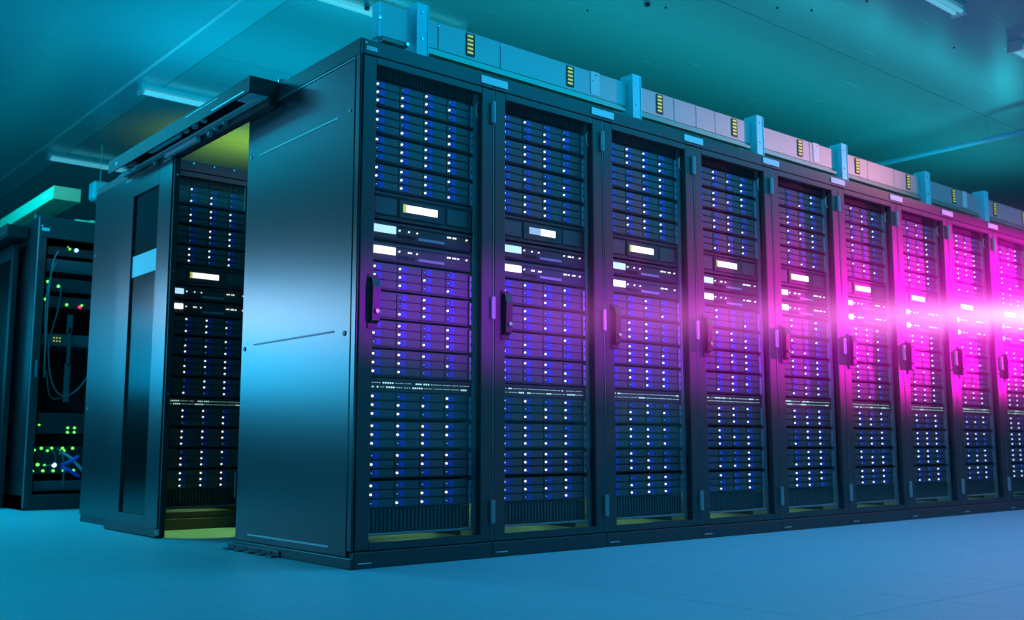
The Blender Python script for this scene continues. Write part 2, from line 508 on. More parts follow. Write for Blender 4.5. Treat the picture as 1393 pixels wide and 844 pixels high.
def drive_combo(on):
    mb = MB()
    drive_geo(mb, False)
    mb.prism([(0.004, -0.0125), (0.036, -0.0125), (0.036, 0.0125), (0.004, 0.0125), (0.004, 0.006), (0.011, 0.006), (0.011, -0.006), (0.004, -0.006)], 1, -0.004, 0.0, 1)
    if on:
        mb.cyl((0, -0.003, 0), 0.0048, 0.006, 'y', 8, 2)
    else:
        mb.cyl((0.002, -0.003, 0), 0.0028, 0.006, 'y', 6, 2)
    return mb.mesh('drive', M['drive'], M['latch'], M['led_on'] if on else M['led_dim'])


m_combo = {True: drive_combo(True), False: drive_combo(False)}

# lit (1) and dim (0) lights read off the nearest rack: one string of twelve per server, row by row
PAT1 = ['101011111110', '111010110111'[:12], '111101110111', '111111100111', '110011100101', '001010110110', '110111010111',
        '111011011100'[:12], '100111111100', '111111111010', '011110110100'[:12], '100010110110']


def build_server(x0, y0, zled, label, group, pat, detail):
    t = thing('storage_server', label, 'server', (x0, y0, zled - 0.0945), group)
    obj('chassis', m_chassis, t)
    e = obj('rack_ear', m_ear, t)
    if detail:
        for mh in m_earholes:
            obj('ear_hole', mh, e)
    for r in range(3):
        for c in range(4):
            on = pat[r * 4 + c] == '1'
            loc = (C0 + c * DC, 0.063, 0.0945 - r * PZ)
            if detail:
                d = obj('drive', m_drive, t, loc)
                obj('latch', m_latch, d)
                obj('indicator_light', m_led_on if on else m_led_dim, d)
            else:
                obj('drive', m_combo[on], t, loc)
    return t


# display head unit (two bays high)
m_hu_body = (MB().box(0.097, 0.632, 0.070, 0.6, 0.0, 0.118).box(0.097, 0.632, 0.060, 0.070, 0.106, 0.118, bev=0.002)
             .box(0.097, 0.632, 0.060, 0.070, 0.0, 0.012, bev=0.002).box(0.235, 0.465, 0.062, 0.070, 0.02, 0.098)).mesh('chassis', M['server'])
m_hu_panel = MB().box(0, 0.112, 0.064, 0.070, 0.022, 0.096, bev=0.002).mesh('cover_panel', M['drive'])
m_hu_screen = MB().box(0.268, 0.434, 0.0585, 0.062, 0.046, 0.078).mesh('screen', M['screen_white'])
m_hu_screen_a = MB().box(0.268, 0.340, 0.0585, 0.062, 0.046, 0.078).mesh('screen_segment', M['screen_grey'])
m_hu_screen_b = MB().box(0.341, 0.434, 0.0585, 0.062, 0.046, 0.078).mesh('screen_segment', M['screen_white'])
m_hu_rim = MB().box(0.252, 0.266, 0.0592, 0.062, 0.044, 0.080).mesh('screen_trim', M['led_yellow'])
# one-bay appliance
m_ap_body = (MB().box(0.097, 0.632, 0.070, 0.6, 0.0, 0.078).box(0.097, 0.632, 0.062, 0.070, 0.064, 0.078, bev=0.002)
             .box(0.097, 0.632, 0.066, 0.070, 0.006, 0.060)).mesh('chassis', M['server'])
m_ap_bay = MB().box(0.335, 0.475, 0.0605, 0.066, 0.014, 0.026).mesh('disc_slot', M['ear'])
m_ap_vent = MB()
for k in range(9):
    m_ap_vent.box(0.228 + k * 0.0105, 0.233 + k * 0.0105, 0.0635, 0.066, 0.012, 0.030)
m_ap_vent = m_ap_vent.mesh('vent_slots', M['dark'])
m_ap_scr_c = MB().box(0.100, 0.216, 0.0590, 0.066, 0.028, 0.060).mesh('screen', M['screen_cyan'])
m_ap_scr_w = MB().box(0.100, 0.216, 0.0590, 0.066, 0.028, 0.060).mesh('screen', M['screen_white'])


def status_lights(seed):
    rnd = random.Random(seed)
    mb = MB()
    for base in (0.236, 0.285, 0.328):
        n = rnd.choice((1, 1, 2))
        for k in range(n):
            mb.cyl((base + k * 0.012, 0.062, 0.046), 0.0036, 0.006, 'y', 7)
    for base in (0.495, 0.525, 0.553, 0.600):
        if rnd.random() < .85:
            for k in range(rnd.choice((1, 2))):
                mb.cyl((base + k * 0.0115, 0.062, 0.050), 0.0036, 0.006, 'y', 7)
    return mb.mesh('status_lights', M['led_on'])


m_status = [status_lights(s) for s in range(5)]
# switch with two rows of port lights
m_sw_body = MB().box(0.097, 0.632, 0.070, 0.5, 0.0, 0.054).box(0.097, 0.632, 0.064, 0.070, 0.046, 0.054).mesh('chassis', M['server'])


def port_lights(seed, dens, m1):
    rnd = random.Random(seed)
    mb = MB()
    for row, z in enumerate((0.036, 0.018)):
        x = 0.104
        while x < 0.618:
            run = rnd.randint(2, 5)
            lit = rnd.random() < dens
            for k in range(run):
                if x > 0.618:
                    break
                s = 0.0030 if lit else 0.0012
                if not (lit and rnd.random() < .15):
                    mb.box(x, x + s * 1.6, 0.0655, 0.070, z - s, z + s, 0)
                x += 0.0115
            x += 0.006
    return mb.mesh('port_lights', m1)


m_ports = [port_lights(s, 0.42, M['led_mint']) for s in range(4)]

S_Z = [2.040, 1.9165, 1.7925, 1.6690, 1.2405, 1.1170, 0.9935, 0.8700, 0.6925, 0.5695, 0.4470, 0.3240]


def rand_pat(rnd, p):
    return ''.join('1' if rnd.random() < p else '0' for _ in range(12))


def fill_rack(x0, y0, where, short, idx, detail, split_screen=False):
    rnd = random.Random(100 + idx)
    for k, z in enumerate(S_Z):
        pat = PAT1[k] if idx == 0 else rand_pat(rnd, 0.62 if k < 8 else 0.72)
        build_server(x0, y0, z, 'twelve-drive storage server, %s from the top in the %s' % (ORD[k], where),
                     'storage servers in the ' + short, pat, detail)
    t = thing('display_unit', 'head unit with one centred white screen in the ' + where, 'server', (x0, y0, 1.449), 'display units in the racks')
    obj('chassis', m_hu_body, t)
    obj('cover_panel', m_hu_panel, t, (0.108, 0, 0))
    obj('cover_panel', m_hu_panel, t, (0.490, 0, 0))
    if split_screen:
        obj('screen_segment', m_hu_screen_a, t)
        obj('screen_segment', m_hu_screen_b, t)
    else:
        obj('screen', m_hu_screen, t)
        obj('screen_trim', m_hu_rim, t)
    for q, (z, ms, cn) in enumerate(((1.363, m_ap_scr_c, 'upper slim appliance with pale blue corner screen'),
                                     (1.271, m_ap_scr_w, 'lower slim appliance with white corner screen'))):
        t = thing('network_appliance', '%s in the %s' % (cn, where), 'server', (x0, y0, z), 'slim appliances in the racks')
        obj('chassis', m_ap_body, t)
        obj('screen', ms, t)
        obj('disc_slot', m_ap_bay, t)
        obj('vent_slots', m_ap_vent, t)
        obj('status_lights', m_status[(idx * 2 + q) % 5], t, kind='stuff')
    t = thing('network_switch', 'switch with two rows of tiny port lights in the ' + where, 'network switch', (x0, y0, 0.714), 'network switches in the racks')
    obj('chassis', m_sw_body, t)
    obj('port_lights', m_ports[idx % 4], t, kind='stuff')


# ------------------------------------------------------------------ first row of racks
NR = 9
RACKS = []
for i in range(NR):
    if i == 0:
        lab = 'black glass-door server rack at the near corner with plain side panel'
        where, short = 'near corner rack', 'near corner rack'
    else:
        where = '%s rack from the near corner' % ORD[i]
        short = where
        lab = 'black glass-door server rack, %s from the near corner of the front row' % ORD[i]
    RACKS.append(build_rack(i * RW, 0.0, lab, group='front row server racks'))
    fill_rack(i * RW, 0.0, where, short, i, i < 3, split_screen=(i == 1))
    if i:
        tag(obj('label_plate', m_plate, None, (i * RW, 0, 2.168)),
            'blank pale label plate above the joint of the %s and %s front racks' % (ORD[i - 1], ORD[i]), 'label plate', 'label plates on the front row')

# side panel of the corner rack
r0 = RACKS[0]
sp = obj('side_panel', MB().box(-0.010, -0.0002, 0.045, 1.055, 0.045, 2.118, bev=0.003).mesh('side_panel', M['side_paint']), r0)
for (z, nm) in ((1.890, 'groove'), (0.962, 'groove'), (0.078, 'groove')):
    gm = MB().prism([(0.18, z - 0.004), (0.92, z - 0.004), (0.925, z), (0.92, z + 0.004), (0.18, z + 0.004), (0.175, z)], 0, -0.0125, -0.010)
    obj('groove_strip', gm.mesh('groove_strip', M['plate'] if z != 0.962 else M['handle']), sp)
for (y, z) in ((1.02, 0.948), (0.09, 0.948), (1.018, 1.898), (0.082, 1.898)):
    obj('panel_lock', MB().cyl((-0.011, y, z), 0.011 if z < 1 else 0.006, 0.006, 'x', 12).mesh('panel_lock', M['handle'] if z < 1 else M['screw']), sp)
obj('panel_edge', MB().box(-0.012, -0.0005, 0.045, 1.05, 2.119, 2.125).mesh('panel_edge', M['seam']), r0)
obj('corner_post', MB().box(-0.012, 0.0, 0.001, 0.038, 0.068, 2.131, bev=0.004).mesh('corner_post', M['side_paint']), r0)
obj('side_rail', MB().box(-0.014, 0.0, 0.0, RD, 0.0, 0.043, bev=0.003).mesh('side_rail', M['paint']), r0)
obj('side_rail', MB().box(-0.014, 0.0, 0.0, RD, 2.127, RH, bev=0.003).mesh('side_rail', M['paint']), r0)
obj('eye_bolt', MB().cyl((0.03, 0.80, RH + 0.012), 0.012, 0.024, 'z', 10).cyl((0.03, 0.80, RH + 0.035), 0.018, 0.02, 'z', 10).cyl((0.06, 0.78, RH + 0.03), 0.004, 0.06, 'z', 6).mesh('eye_bolt', M['screw']), r0)
for z in (0.30, 1.70):
    obj('hinge', MB().box(-0.008, 0.004, RD, RD + 0.012, z - 0.06, z + 0.06, bev=0.002).mesh('hinge', M['paint']), r0)
# maker's emblem on the fascia: a dot and a short worn wordmark
em = MB().cyl((0.012, -0.002, 2.182), 0.0045, 0.003, 'y', 10)
for k in range(7):
    em.box(0.016 + k * 0.0076, 0.0212 + k * 0.0076, -0.002, -0.0002, 2.156, 2.170)
em.box(0.014, 0.070, -0.0012, -0.0002, 2.153, 2.156)
obj('emblem', em.mesh('emblem', M['plate']), r0)
# bracket along the foot of the side panel
bk = thing('floor_bracket', 'black steel foot bracket on the floor below the corner rack side', 'bracket', (-0.015, 0.85, 0))
obj('bracket_plate', MB().box(-0.006, 0.0, -0.26, 0.26, 0.001, 0.028, bev=0.002).mesh('bracket_plate', M['paint']), bk)
for k in range(5):
    obj('bracket_tab', MB().box(-0.034, -0.006, -0.245 + k * 0.11, -0.185 + k * 0.11, 0.001, 0.007, bev=0.002).mesh('bracket_tab', M['paint']), bk)
for k in range(4):
    obj('bracket_screw', MB().cyl((-0.007, -0.19 + k * 0.125, 0.018), 0.005, 0.004, 'x', 8).mesh('bracket_screw', M['dark']), bk)

# ------------------------------------------------------------------ second row behind the contained aisle
Y2 = 2.30
b0 = build_rack(0.0, Y2, 'dim server rack seen through the open aisle behind the sliding door', group='second row server racks')
fill_rack(0.0, Y2, 'dim rack behind the sliding door', 'dim rack behind the sliding door', 20, False)
b1 = build_rack(RW, Y2, 'dim server rack deeper in the aisle beside the one behind the sliding door', group='second row server racks')
obj('side_panel', MB().box(-0.010, -0.0002, 0.03, 1.06, 0.045, 2.15, bev=0.003).mesh('side_panel', M['side_paint']), b0)
obj('panel_lock', MB().cyl((-0.012, 1.0, 1.73), 0.009, 0.006, 'x', 10).mesh('panel_lock', M['screw']), b0)
obj('panel_lock', MB().cyl((-0.012, 1.0, 0.72), 0.009, 0.006, 'x', 10).mesh('panel_lock', M['screw']), b0)
for k in range(4):
    obj('roof_screw', MB().cyl((0.22 + 0.13 * k, -0.003, 2.185), 0.006, 0.006, 'y', 8).mesh('roof_screw', M['screw']), b0)

# ------------------------------------------------------------------ sliding door and its header
dr = thing('sliding_door', 'tall dark sliding aisle door with narrow glass and painted white reflection', 'door', (-0.08, 2.26, 0.012))
fy0, fy1, gz0, gz1, wy0, wy1 = -0.405, 0.40, 0.098, 1.945, -0.215, 0.18
fm = MB().box(0, 0.04, fy0, wy0, 0.0, 2.06, bev=0.003).box(0, 0.04, wy1, fy1, 0.0, 2.06, bev=0.003)
fm.box(0, 0.04, wy0, wy1, 0.0, gz0).box(0, 0.04, wy0, wy1, gz1, 2.06)
obj('door_frame', fm.mesh('door_frame', M['side_paint']), dr)
obj('glass', MB().box(0.012, 0.020, wy0, wy1, gz0, gz1).mesh('glass', M['door_glass']), dr)
obj('reflection_band', MB().box(0.0095, 0.012, wy0 + 0.002, wy1 - 0.002, 1.455, 1.580).mesh('reflection_band', M['band']), dr)  # reflection in the glass, painted as a pale band
obj('bottom_rail', MB().box(-0.008, 0.044, fy0 - 0.002, fy1, -0.010, 0.045, bev=0.006).mesh('bottom_rail', M['paint']), dr)
obj('end_seal', MB().box(0.006, 0.036, fy0 - 0.022, fy0, -0.006, 2.055, bev=0.002).mesh('end_seal', M['dark']), dr)
obj('seal_roller', MB().cyl((0.0, fy0 - 0.01, 0.02), 0.012, 0.03, 'z', 10).mesh('seal_roller', M['screw']), dr)
for z in (0.75, 1.42, 1.96):
    obj('seal_screw', MB().cyl((0.02, fy0 - 0.023, z), 0.005, 0.004, 'y', 8).mesh('seal_screw', M['screw']), dr)
obj('hanger', MB().box(0.004, 0.036, -0.36, -0.25, 2.06, 2.072, bev=0.003).mesh('hanger', M['hinge']), dr)
obj('hanger', MB().box(0.004, 0.036, 0.22, 0.34, 2.06, 2.072, bev=0.003).mesh('hanger', M['hinge']), dr)

hd = thing('door_header', 'black overhead track housing with steel rails above the aisle opening', 'door track', (0, 0.735, 0))
HL = 1.93
obj('outer_cover', MB().box(-0.165, -0.158, 0.0, HL, 2.125, 2.205, bev=0.002).mesh('outer_cover', M['header']), hd)
obj('roof_plate', MB().box(-0.158, -0.016, 0.0, HL, 2.198, 2.205).mesh('roof_plate', M['header']), hd)
obj('end_plate', MB().box(-0.158, -0.016, 0.0, 0.008, 2.125, 2.198).mesh('end_plate', M['header']), hd)
obj('inner_beam', MB().box(-0.058, -0.016, 0.008, HL, 2.085, 2.198, bev=0.002).mesh('inner_beam', M['header']), hd)
obj('track_rail', MB().box(-0.088, -0.062, 0.03, HL - 0.02, 2.118, 2.130, bev=0.002).mesh('track_rail', M['rail']), hd)
obj('track_rail', MB().box(-0.112, -0.102, 0.03, HL - 0.02, 2.112, 2.120, bev=0.002).mesh('track_rail', M['hinge']), hd)
obj('cover_slot', MB().box(-0.168, -0.165, 0.05, 0.42, 2.136, 2.144, bev=0.001).mesh('cover_slot', M['hinge']), hd)
obj('bottom_plate', MB().box(-0.155, -0.06, 0.012, 0.16, 2.124, 2.127).mesh('bottom_plate', M['ear']), hd)
obj('slide_bar', MB().box(-0.145, -0.120, 0.90, 1.32, 2.128, 2.150, bev=0.003).mesh('slide_bar', M['rail']), hd)
obj('slide_bar', MB().box(-0.092, -0.066, 0.78, 1.22, 2.086, 2.112, bev=0.003).mesh('slide_bar', M['ear']), hd)
for (y, x, z, r) in ((0.70, -0.135, 2.140, 0.020), (0.80, -0.142, 2.136, 0.016), (0.60, -0.13, 2.142, 0.013), (0.66, -0.07, 2.104, 0.020), (0.58, -0.07, 2.106, 0.012),
                     (0.47, -0.072, 2.110, 0.012), (1.62, -0.10, 2.122, 0.018), (1.70, -0.12, 2.118, 0.016), (1.40, -0.07, 2.100, 0.014)):
    obj('roller', MB().cyl((x, y, z), r, 0.02, 'x', 12).cyl((x, y, z), r * .45, 0.034, 'x', 8).mesh('roller', M['screw']), hd)
obj('cover_rivet', MB().cyl((-0.166, 1.78, 2.16), 0.014, 0.004, 'x', 10).mesh('cover_rivet', M['plate']), hd)
for k in range(22):
    obj('cover_perforation', MB().box(-0.1665, -0.165, 0.36 + k * 0.018, 0.370 + k * 0.018, 2.186, 2.191).mesh('cover_perforation', M['hinge']), hd)

# ------------------------------------------------------------------ third row: open cabinet with cabling
X3, Y3, H3 = 0.0, 4.72, 2.25
oc = thing('open_cabinet', 'open black network cabinet with tangled cables at the far left', 'network cabinet', (X3, Y3, 0))
ob = (MB().box(0, 0.014, 0.0, RD, 0.0, H3).box(RW - 0.014, RW, 0.0, RD, 0.0, H3).box(0.014, RW - 0.014, RD - 0.02, RD, 0, H3)
      .box(0.014, RW - 0.014, 0.03, RD - 0.02, H3 - 0.02, H3))
obj('cabinet_shell', ob.mesh('cabinet_shell', M['side_paint']), oc)
obj('plinth', MB().box(0.0, RW, -0.004, RD, 0.0, 0.115, bev=0.004).mesh('plinth', M['paint']), oc)
obj('fascia', MB().box(0.0, RW, -0.004, 0.03, 2.085, H3, bev=0.004).mesh('fascia', M['paint']), oc)
for x in (0.0, RW - 0.062):
    obj('front_post', MB().box(x, x + 0.062, -0.003, 0.03, 0.115, 2.085, bev=0.004).mesh('front_post', M['paint']), oc)
obj('corner_edge', MB().box(-0.004, 0.004, -0.007, 0.004, 0.02, 2.24, bev=0.001).mesh('corner_edge', M['rail']), oc)
obj('emblem_plate', MB().box(0.02, 0.075, -0.007, -0.004, 2.135, 2.160).cyl((0.02, -0.006, 2.172), 0.008, 0.004, 'y', 8).mesh('emblem_plate', M['plate']), oc)
obj('pull_handle', MB().box(0.028, 0.044, -0.02, -0.004, 1.00, 1.13, bev=0.003).mesh('pull_handle', M['hinge']), oc)


def dev(name, z0, z1, label, m, leds=(), x0=0.085, x1=0.62, y0=0.06, extra=None):
    t = thing(name, label, 'network device', (X3, Y3, z0))
    h = z1 - z0
    b = MB().box(x0, x1, y0, 0.7, 0, h, bev=0.003)
    for k in range(3):
        b.box(x0 + 0.03 + 0.15 * k, x0 + 0.15 + 0.15 * k, y0 - 0.004, y0, h * .2, h * .75)
    obj('casing', b.mesh('casing', m), t)
    for (x, z, mm, r) in leds:
        obj('indicator_light', MB().cyl((x, y0 - 0.008, z - z0), r, 0.008, 'y', 8).mesh('indicator_light', M[mm]), t)
    return t


dev('router', 1.965, 2.035, 'thin router with a bright blue light at the open cabinet top', M['device'], [(0.30, 2.02, 'led_blue', .014), (0.25, 2.025, 'led_green', .008), (0.235, 2.04, 'led_yellow', .006)])
dev('patch_panel', 1.835, 1.935, 'pale grey patch panel second from the open cabinet top', M['device_light'])
dev('media_converter', 1.68, 1.785, 'dark converter with two green lights below the pale patch panel', M['device'], [(0.10, 1.75, 'led_green', .010), (0.18, 1.72, 'led_green', .011)])
dev('firewall', 1.555, 1.64, 'grey firewall box with one red light in the open cabinet', M['device'], [(0.09, 1.61, 'led_green', .010), (0.25, 1.58, 'led_green', .010), (0.35, 1.57, 'led_red', .012), (0.365, 1.585, 'led_green', .008)])
dev('switch_unit', 1.255, 1.345, 'switch with dim yellow port lights midway in the open cabinet', M['device_light'],
    [(0.17 + .022 * (k % 3), 1.315 - .025 * (k // 3), 'led_yellow', .005) for k in range(6)])
dev('modem_shelf', 0.575, 0.735, 'shelf unit with four green lights below the cabinet cable loops', M['device'],
    [(0.31, 0.62, 'led_green', .009), (0.36, 0.62, 'led_green', .009), (0.31, 0.585, 'led_green', .009), (0.36, 0.585, 'led_green', .009), (0.10, 0.64, 'led_green', .007)])
dev('fibre_switch', 0.27, 0.48, 'low switch with rows of green lights in the open cabinet', M['dark'],
    [(0.075, .45, 'led_green', .009), (0.125, .463, 'led_green', .010), (0.2, .463, 'led_green', .010), (0.28, .463, 'led_green', .010), (0.355, .463, 'led_green', .010),
     (0.17, .445, 'led_green', .009), (0.26, .445, 'led_green', .007), (0.295, .445, 'led_green', .007), (0.105, .34, 'led_green', .012), (0.155, .335, 'led_green', .008),
     (0.225, .335, 'led_blue', .017), (0.07, .292, 'led_green', .010), (0.145, .292, 'led_green', .010), (0.22, .292, 'led_green', .010), (0.295, .292, 'led_green', .010), (0.37, .292, 'led_green', .010)])
dev('power_unit', 0.14, 0.215, 'grey power unit at the bottom of the open cabinet', M['device_light'])
tag(obj('cable_bracket', MB().box(0.26, 0.30, 0.03, 0.06, 0.82, 1.12, bev=0.004).box(0.262, 0.298, 0.03, 0.07, 1.35, 1.50, bev=0.003).box(0.27, 0.29, 0.03, 0.052, 1.1, 1.4).mesh('cable_bracket', M['device_light']), None, (X3, Y3, 0)),
    'upright pale cable bracket between devices in the open cabinet', 'bracket')
CABLES = [
    ('grey cable curling down the left post of the open cabinet', M['cable_grey'], bezier((0.13, .04, 1.90), (0.03, .0, 1.7), (0.06, .0, 1.4), (0.09, .03, 1.2)), .006),
    ('dark cable hanging in a wide loop across the open cabinet middle', M['cable_grey'], bezier((0.10, .03, 1.30), (0.10, .0, 0.75), (0.28, .0, 0.78), (0.42, .03, 1.05)), .005),
    ('thin cable looping from the converter to the cabinet post', M['cable_dark'], bezier((0.17, .04, 1.72), (0.17, .0, 1.5), (0.09, .0, 1.35), (0.11, .03, 1.25)), .006),
    ('long dark cable dropping from the router down the post', M['cable_grey'], bezier((0.14, .04, 1.99), (0.06, .0, 1.9), (0.07, .0, 1.6), (0.08, .03, 1.0)), .006),
    ('thin cable crossing above the modem shelf', M['cable_dark'], bezier((0.09, .03, 1.05), (0.12, .0, 0.9), (0.09, .0, 0.8), (0.22, .03, 0.85)), .005),
    ('thick pale blue cable slanting down to the right at the bottom', M['cable_cyan'], bezier((0.22, .03, 0.43), (0.30, .0, 0.42), (0.34, .0, 0.34), (0.44, .03, 0.25)), .011),
    ('grey cable hanging straight before the low switch', M['cable_grey'], bezier((0.20, .03, 0.46), (0.27, .0, 0.42), (0.25, .0, 0.3), (0.26, .03, 0.16)), .006),
    ('short blue cable right of the blue light', M['cable_blue'], bezier((0.24, .03, 0.34), (0.28, .0, 0.35), (0.33, .0, 0.38), (0.36, .03, 0.40)), .014),
    ('short blue cable below the blue light', M['cable_blue'], bezier((0.24, .03, 0.32), (0.28, .0, 0.31), (0.33, .0, 0.27), (0.37, .03, 0.25)), .014),
    ('pale cable arching over the green lights', M['cable_grey'], bezier((0.10, .03, 0.33), (0.20, .0, 0.32), (0.22, .0, 0.42), (0.13, .03, 0.47)), .005),
]
for ci, (lab, mm, pts, r) in enumerate(CABLES):
    tag(obj('network_cable', MB().tube(pts, r, 6).mesh('network_cable', mm), None, (X3 + 0.012, Y3 - 0.04 - 0.004 * ci, 0)), lab, 'cable', 'cables in the open cabinet')

# parked sliding door and header along the third row's side
d3 = thing('sliding_door', 'sliding door leaf cut off by the left picture edge', 'door', (-0.08, 5.45, 0.012))
obj('door_frame', MB().box(0, 0.04, -0.36, -0.28, 0, 2.06, bev=0.004).box(0, 0.04, 0.28, 0.45, 0, 2.06, bev=0.004).box(0, 0.04, -0.28, 0.28, 0, .1).box(0, 0.04, -0.28, 0.28, 1.95, 2.06).mesh('door_frame', M['side_paint']), d3)
obj('glass', MB().box(0.012, 0.02, -0.28, 0.28, .1, 1.95).mesh('glass', M['door_glass']), d3)
h3 = thing('door_header', 'black track housing beside the top of the open cabinet', 'door track', (0, 4.98, 0))
obj('outer_cover', MB().box(-0.165, -0.158, 0.0, 1.9, 2.125, 2.215, bev=0.002).mesh('outer_cover', M['header']), h3)
obj('inner_beam', MB().box(-0.158, -0.006, 0.0, 1.9, 2.11, 2.205, bev=0.002).mesh('inner_beam', M['header']), h3)

# green cable tray standing above the third row
gt = thing('cable_tray', 'green boxed cable tray above the open cabinet at far left', 'cable tray', (0.17, 5.02, 2.47))
obj('tray_body', MB().prism([(0.0, 0.0), (0.21, 0.0), (0.21, 0.105), (0.0, 0.105)], 1, 0.004, 5.0).mesh('tray_body', M['green_tray']), gt)
obj('end_cap', MB().box(-0.002, 0.212, -0.006, 0.003, -0.002, 0.107, bev=0.002).mesh('end_cap', M['tray_end']), gt)
obj('tray_sticker', MB().box(-0.002, -0.0003, 0.12, 0.32, 0.04, 0.075).mesh('tray_sticker', M['card']), gt)
for y in (0.6, 2.6):
    obj('tray_leg', MB().box(0.03, 0.06, y, y + 0.03, -0.22, 0.0).box(0.15, 0.18, y, y + 0.03, -0.22, 0.0).mesh('tray_leg', M['rail']), gt)
tag(obj('cable_conduit', MB().tube([(0.30, 4.85, 2.27), (0.50, 4.85, 2.27), (0.9, 4.85, 2.27)], 0.016, 8).tube([(0.42, 4.85, 2.27), (0.46, 4.85, 2.27)], 0.024, 8).mesh('cable_conduit', M['tray_end'])),
    'yellowish conduit lying on top of the open cabinet', 'pipe')
tag(obj('junction_box', MB().box(0.74, 0.90, 5.86, 6.0, 2.71, 2.89, bev=0.02).box(0.817, 0.823, 5.927, 5.933, 2.89, 3.249).mesh('junction_box', M['post'])),
    'rounded blue junction box hanging beyond the sliding door top', 'junction box')

# ------------------------------------------------------------------ overhead trough on the first row
TY = 0.30
POSTS = [0.475, 1.95, 3.09, 4.05, 5.19, 6.14]
PW = 0.062
cardn = ['above the near corner rack', 'between the second and third racks', 'above the fourth and fifth racks', 'above the sixth rack',
         'above the eighth rack', 'above the ninth rack']
for i, x in enumerate(POSTS):
    t = thing('trough_post', 'bright blue upright post %s from the left along the overhead trough' % ORD[i], 'post', (x, TY, RH), 'blue trough posts')
    obj('post_web', MB().prism([(-PW / 2, -0.045), (PW / 2, -0.045), (PW / 2, 0.05), (PW / 2 - 0.006, 0.05), (PW / 2 - 0.006, -0.037), (-PW / 2 + 0.006, -0.037), (-PW / 2 + 0.006, 0.05), (-PW / 2, 0.05)], 2, 0.0, 0.375).mesh('post_web', M['post']), t)
    for z in (0.20, 0.33):
        obj('post_bolt', MB().cyl((0.0, -0.047, z), 0.006, 0.006, 'y', 8).mesh('post_bolt', M['screw']), t)
    obj('post_lip', MB().box(PW / 2, PW / 2 + 0.004, -0.050, 0.04, 0.0, 0.37).mesh('post_lip', M['post']), t)


def vent_plate(parent, x):
    v = obj('vent_plate', MB().box(x, x + 0.052, TY - 0.006, TY - 0.0005, 2.408, 2.522).mesh('vent_plate', M['vent_black']), parent)
    for k in range(5):
        z = 2.418 + k * 0.0212
        obj('vent_bar', MB().box(x + 0.004, x + 0.038, TY - 0.010, TY - 0.006, z, z + 0.010).mesh('vent_bar', M['yellow']), v)


SEGS = []
bounds = [(POSTS[k] + PW / 2 + 0.006, POSTS[k + 1] - PW / 2 - 0.003) for k in range(5)] + [(POSTS[5] + PW / 2 + 0.006, 7.2)]
vents = [(0.77, 1.45), (2.165, 2.86), (3.56,), (4.255, 4.955), (5.655,), (6.36, 6.9)]
cards = {0: 1.63, 2: 3.74, 4: 5.83}
joins = {0: (0.60, 0.99), 1: (2.32, 2.52, 2.70), 2: (3.70,), 3: (4.42, 4.78), 4: (5.80,), 5: (6.42, 6.62)}
slab = ['long overhead trough section above the first two racks with two black vents', 'overhead trough section with two vents above the third and fourth racks',
        'overhead trough section with one vent and white card above the fifth rack', 'overhead trough section with two vents above the sixth and seventh racks',
        'overhead trough section with vent and white card above the eighth rack', 'overhead trough section cut off by the right picture edge']
for k, (a, b) in enumerate(bounds):
    t = thing('cable_trough', slab[k], 'cable trough', (0, 0, 0), 'overhead trough sections')
    cuts = [a] + list(joins[k]) + [b]
    for c0, c1 in zip(cuts[:-1], cuts[1:]):
        obj('front_panel', MB().box(c0 + 0.002, c1 - 0.002, TY, TY + 0.006, 2.392, 2.532, bev=0.0015).mesh('front_panel', M['trough']), t)
    obj('trough_back', MB().box(a, b, TY + 0.006, TY + 0.02, 2.392, 2.528).box(a, b, TY + 0.02, TY + 0.30, 2.392, 2.40).box(a, b, TY + 0.29, TY + 0.30, 2.40, 2.53).mesh('trough_back', M['trough']), t)
    obj('bottom_lip', MB().prism([(TY - 0.020, 2.352), (TY + 0.012, 2.352), (TY + 0.012, 2.390), (TY + 0.002, 2.390), (TY + 0.002, 2.376), (TY - 0.020, 2.370)], 0, a, b - 0.03).mesh('bottom_lip', M['trough_lip']), t)
    obj('lip_end', MB().cyl((b - 0.028, TY - 0.004, 2.366), 0.012, 0.02, 'x', 8).mesh('lip_end', M['vent_black']), t)
    obj('under_flange', MB().box(a, b, TY - 0.01, TY + 0.04, 2.325, 2.331).mesh('under_flange', M['trough_lip']), t)
    for x in vents[k]:
        vent_plate(t, x)
    if k in cards:
        cx = cards[k]
        cd = obj('info_card', MB().box(cx, cx + 0.066, TY - 0.004, TY - 0.0005, 2.400, 2.534).mesh('info_card', M['card']), t)
        obj('card_print', MB().box(cx + 0.03, cx + 0.055, TY - 0.0048, TY - 0.004, 2.515, 2.519).box(cx + 0.012, cx + 0.018, TY - 0.0048, TY - 0.004, 2.478, 2.484).mesh('card_print', M['ink']), cd)
    for x in cuts[1:-1]:
        obj('joint_rivet', MB().cyl((x, TY - 0.002, 2.512), 0.005, 0.004, 'y', 8).mesh('joint_rivet', M['screw']), t)
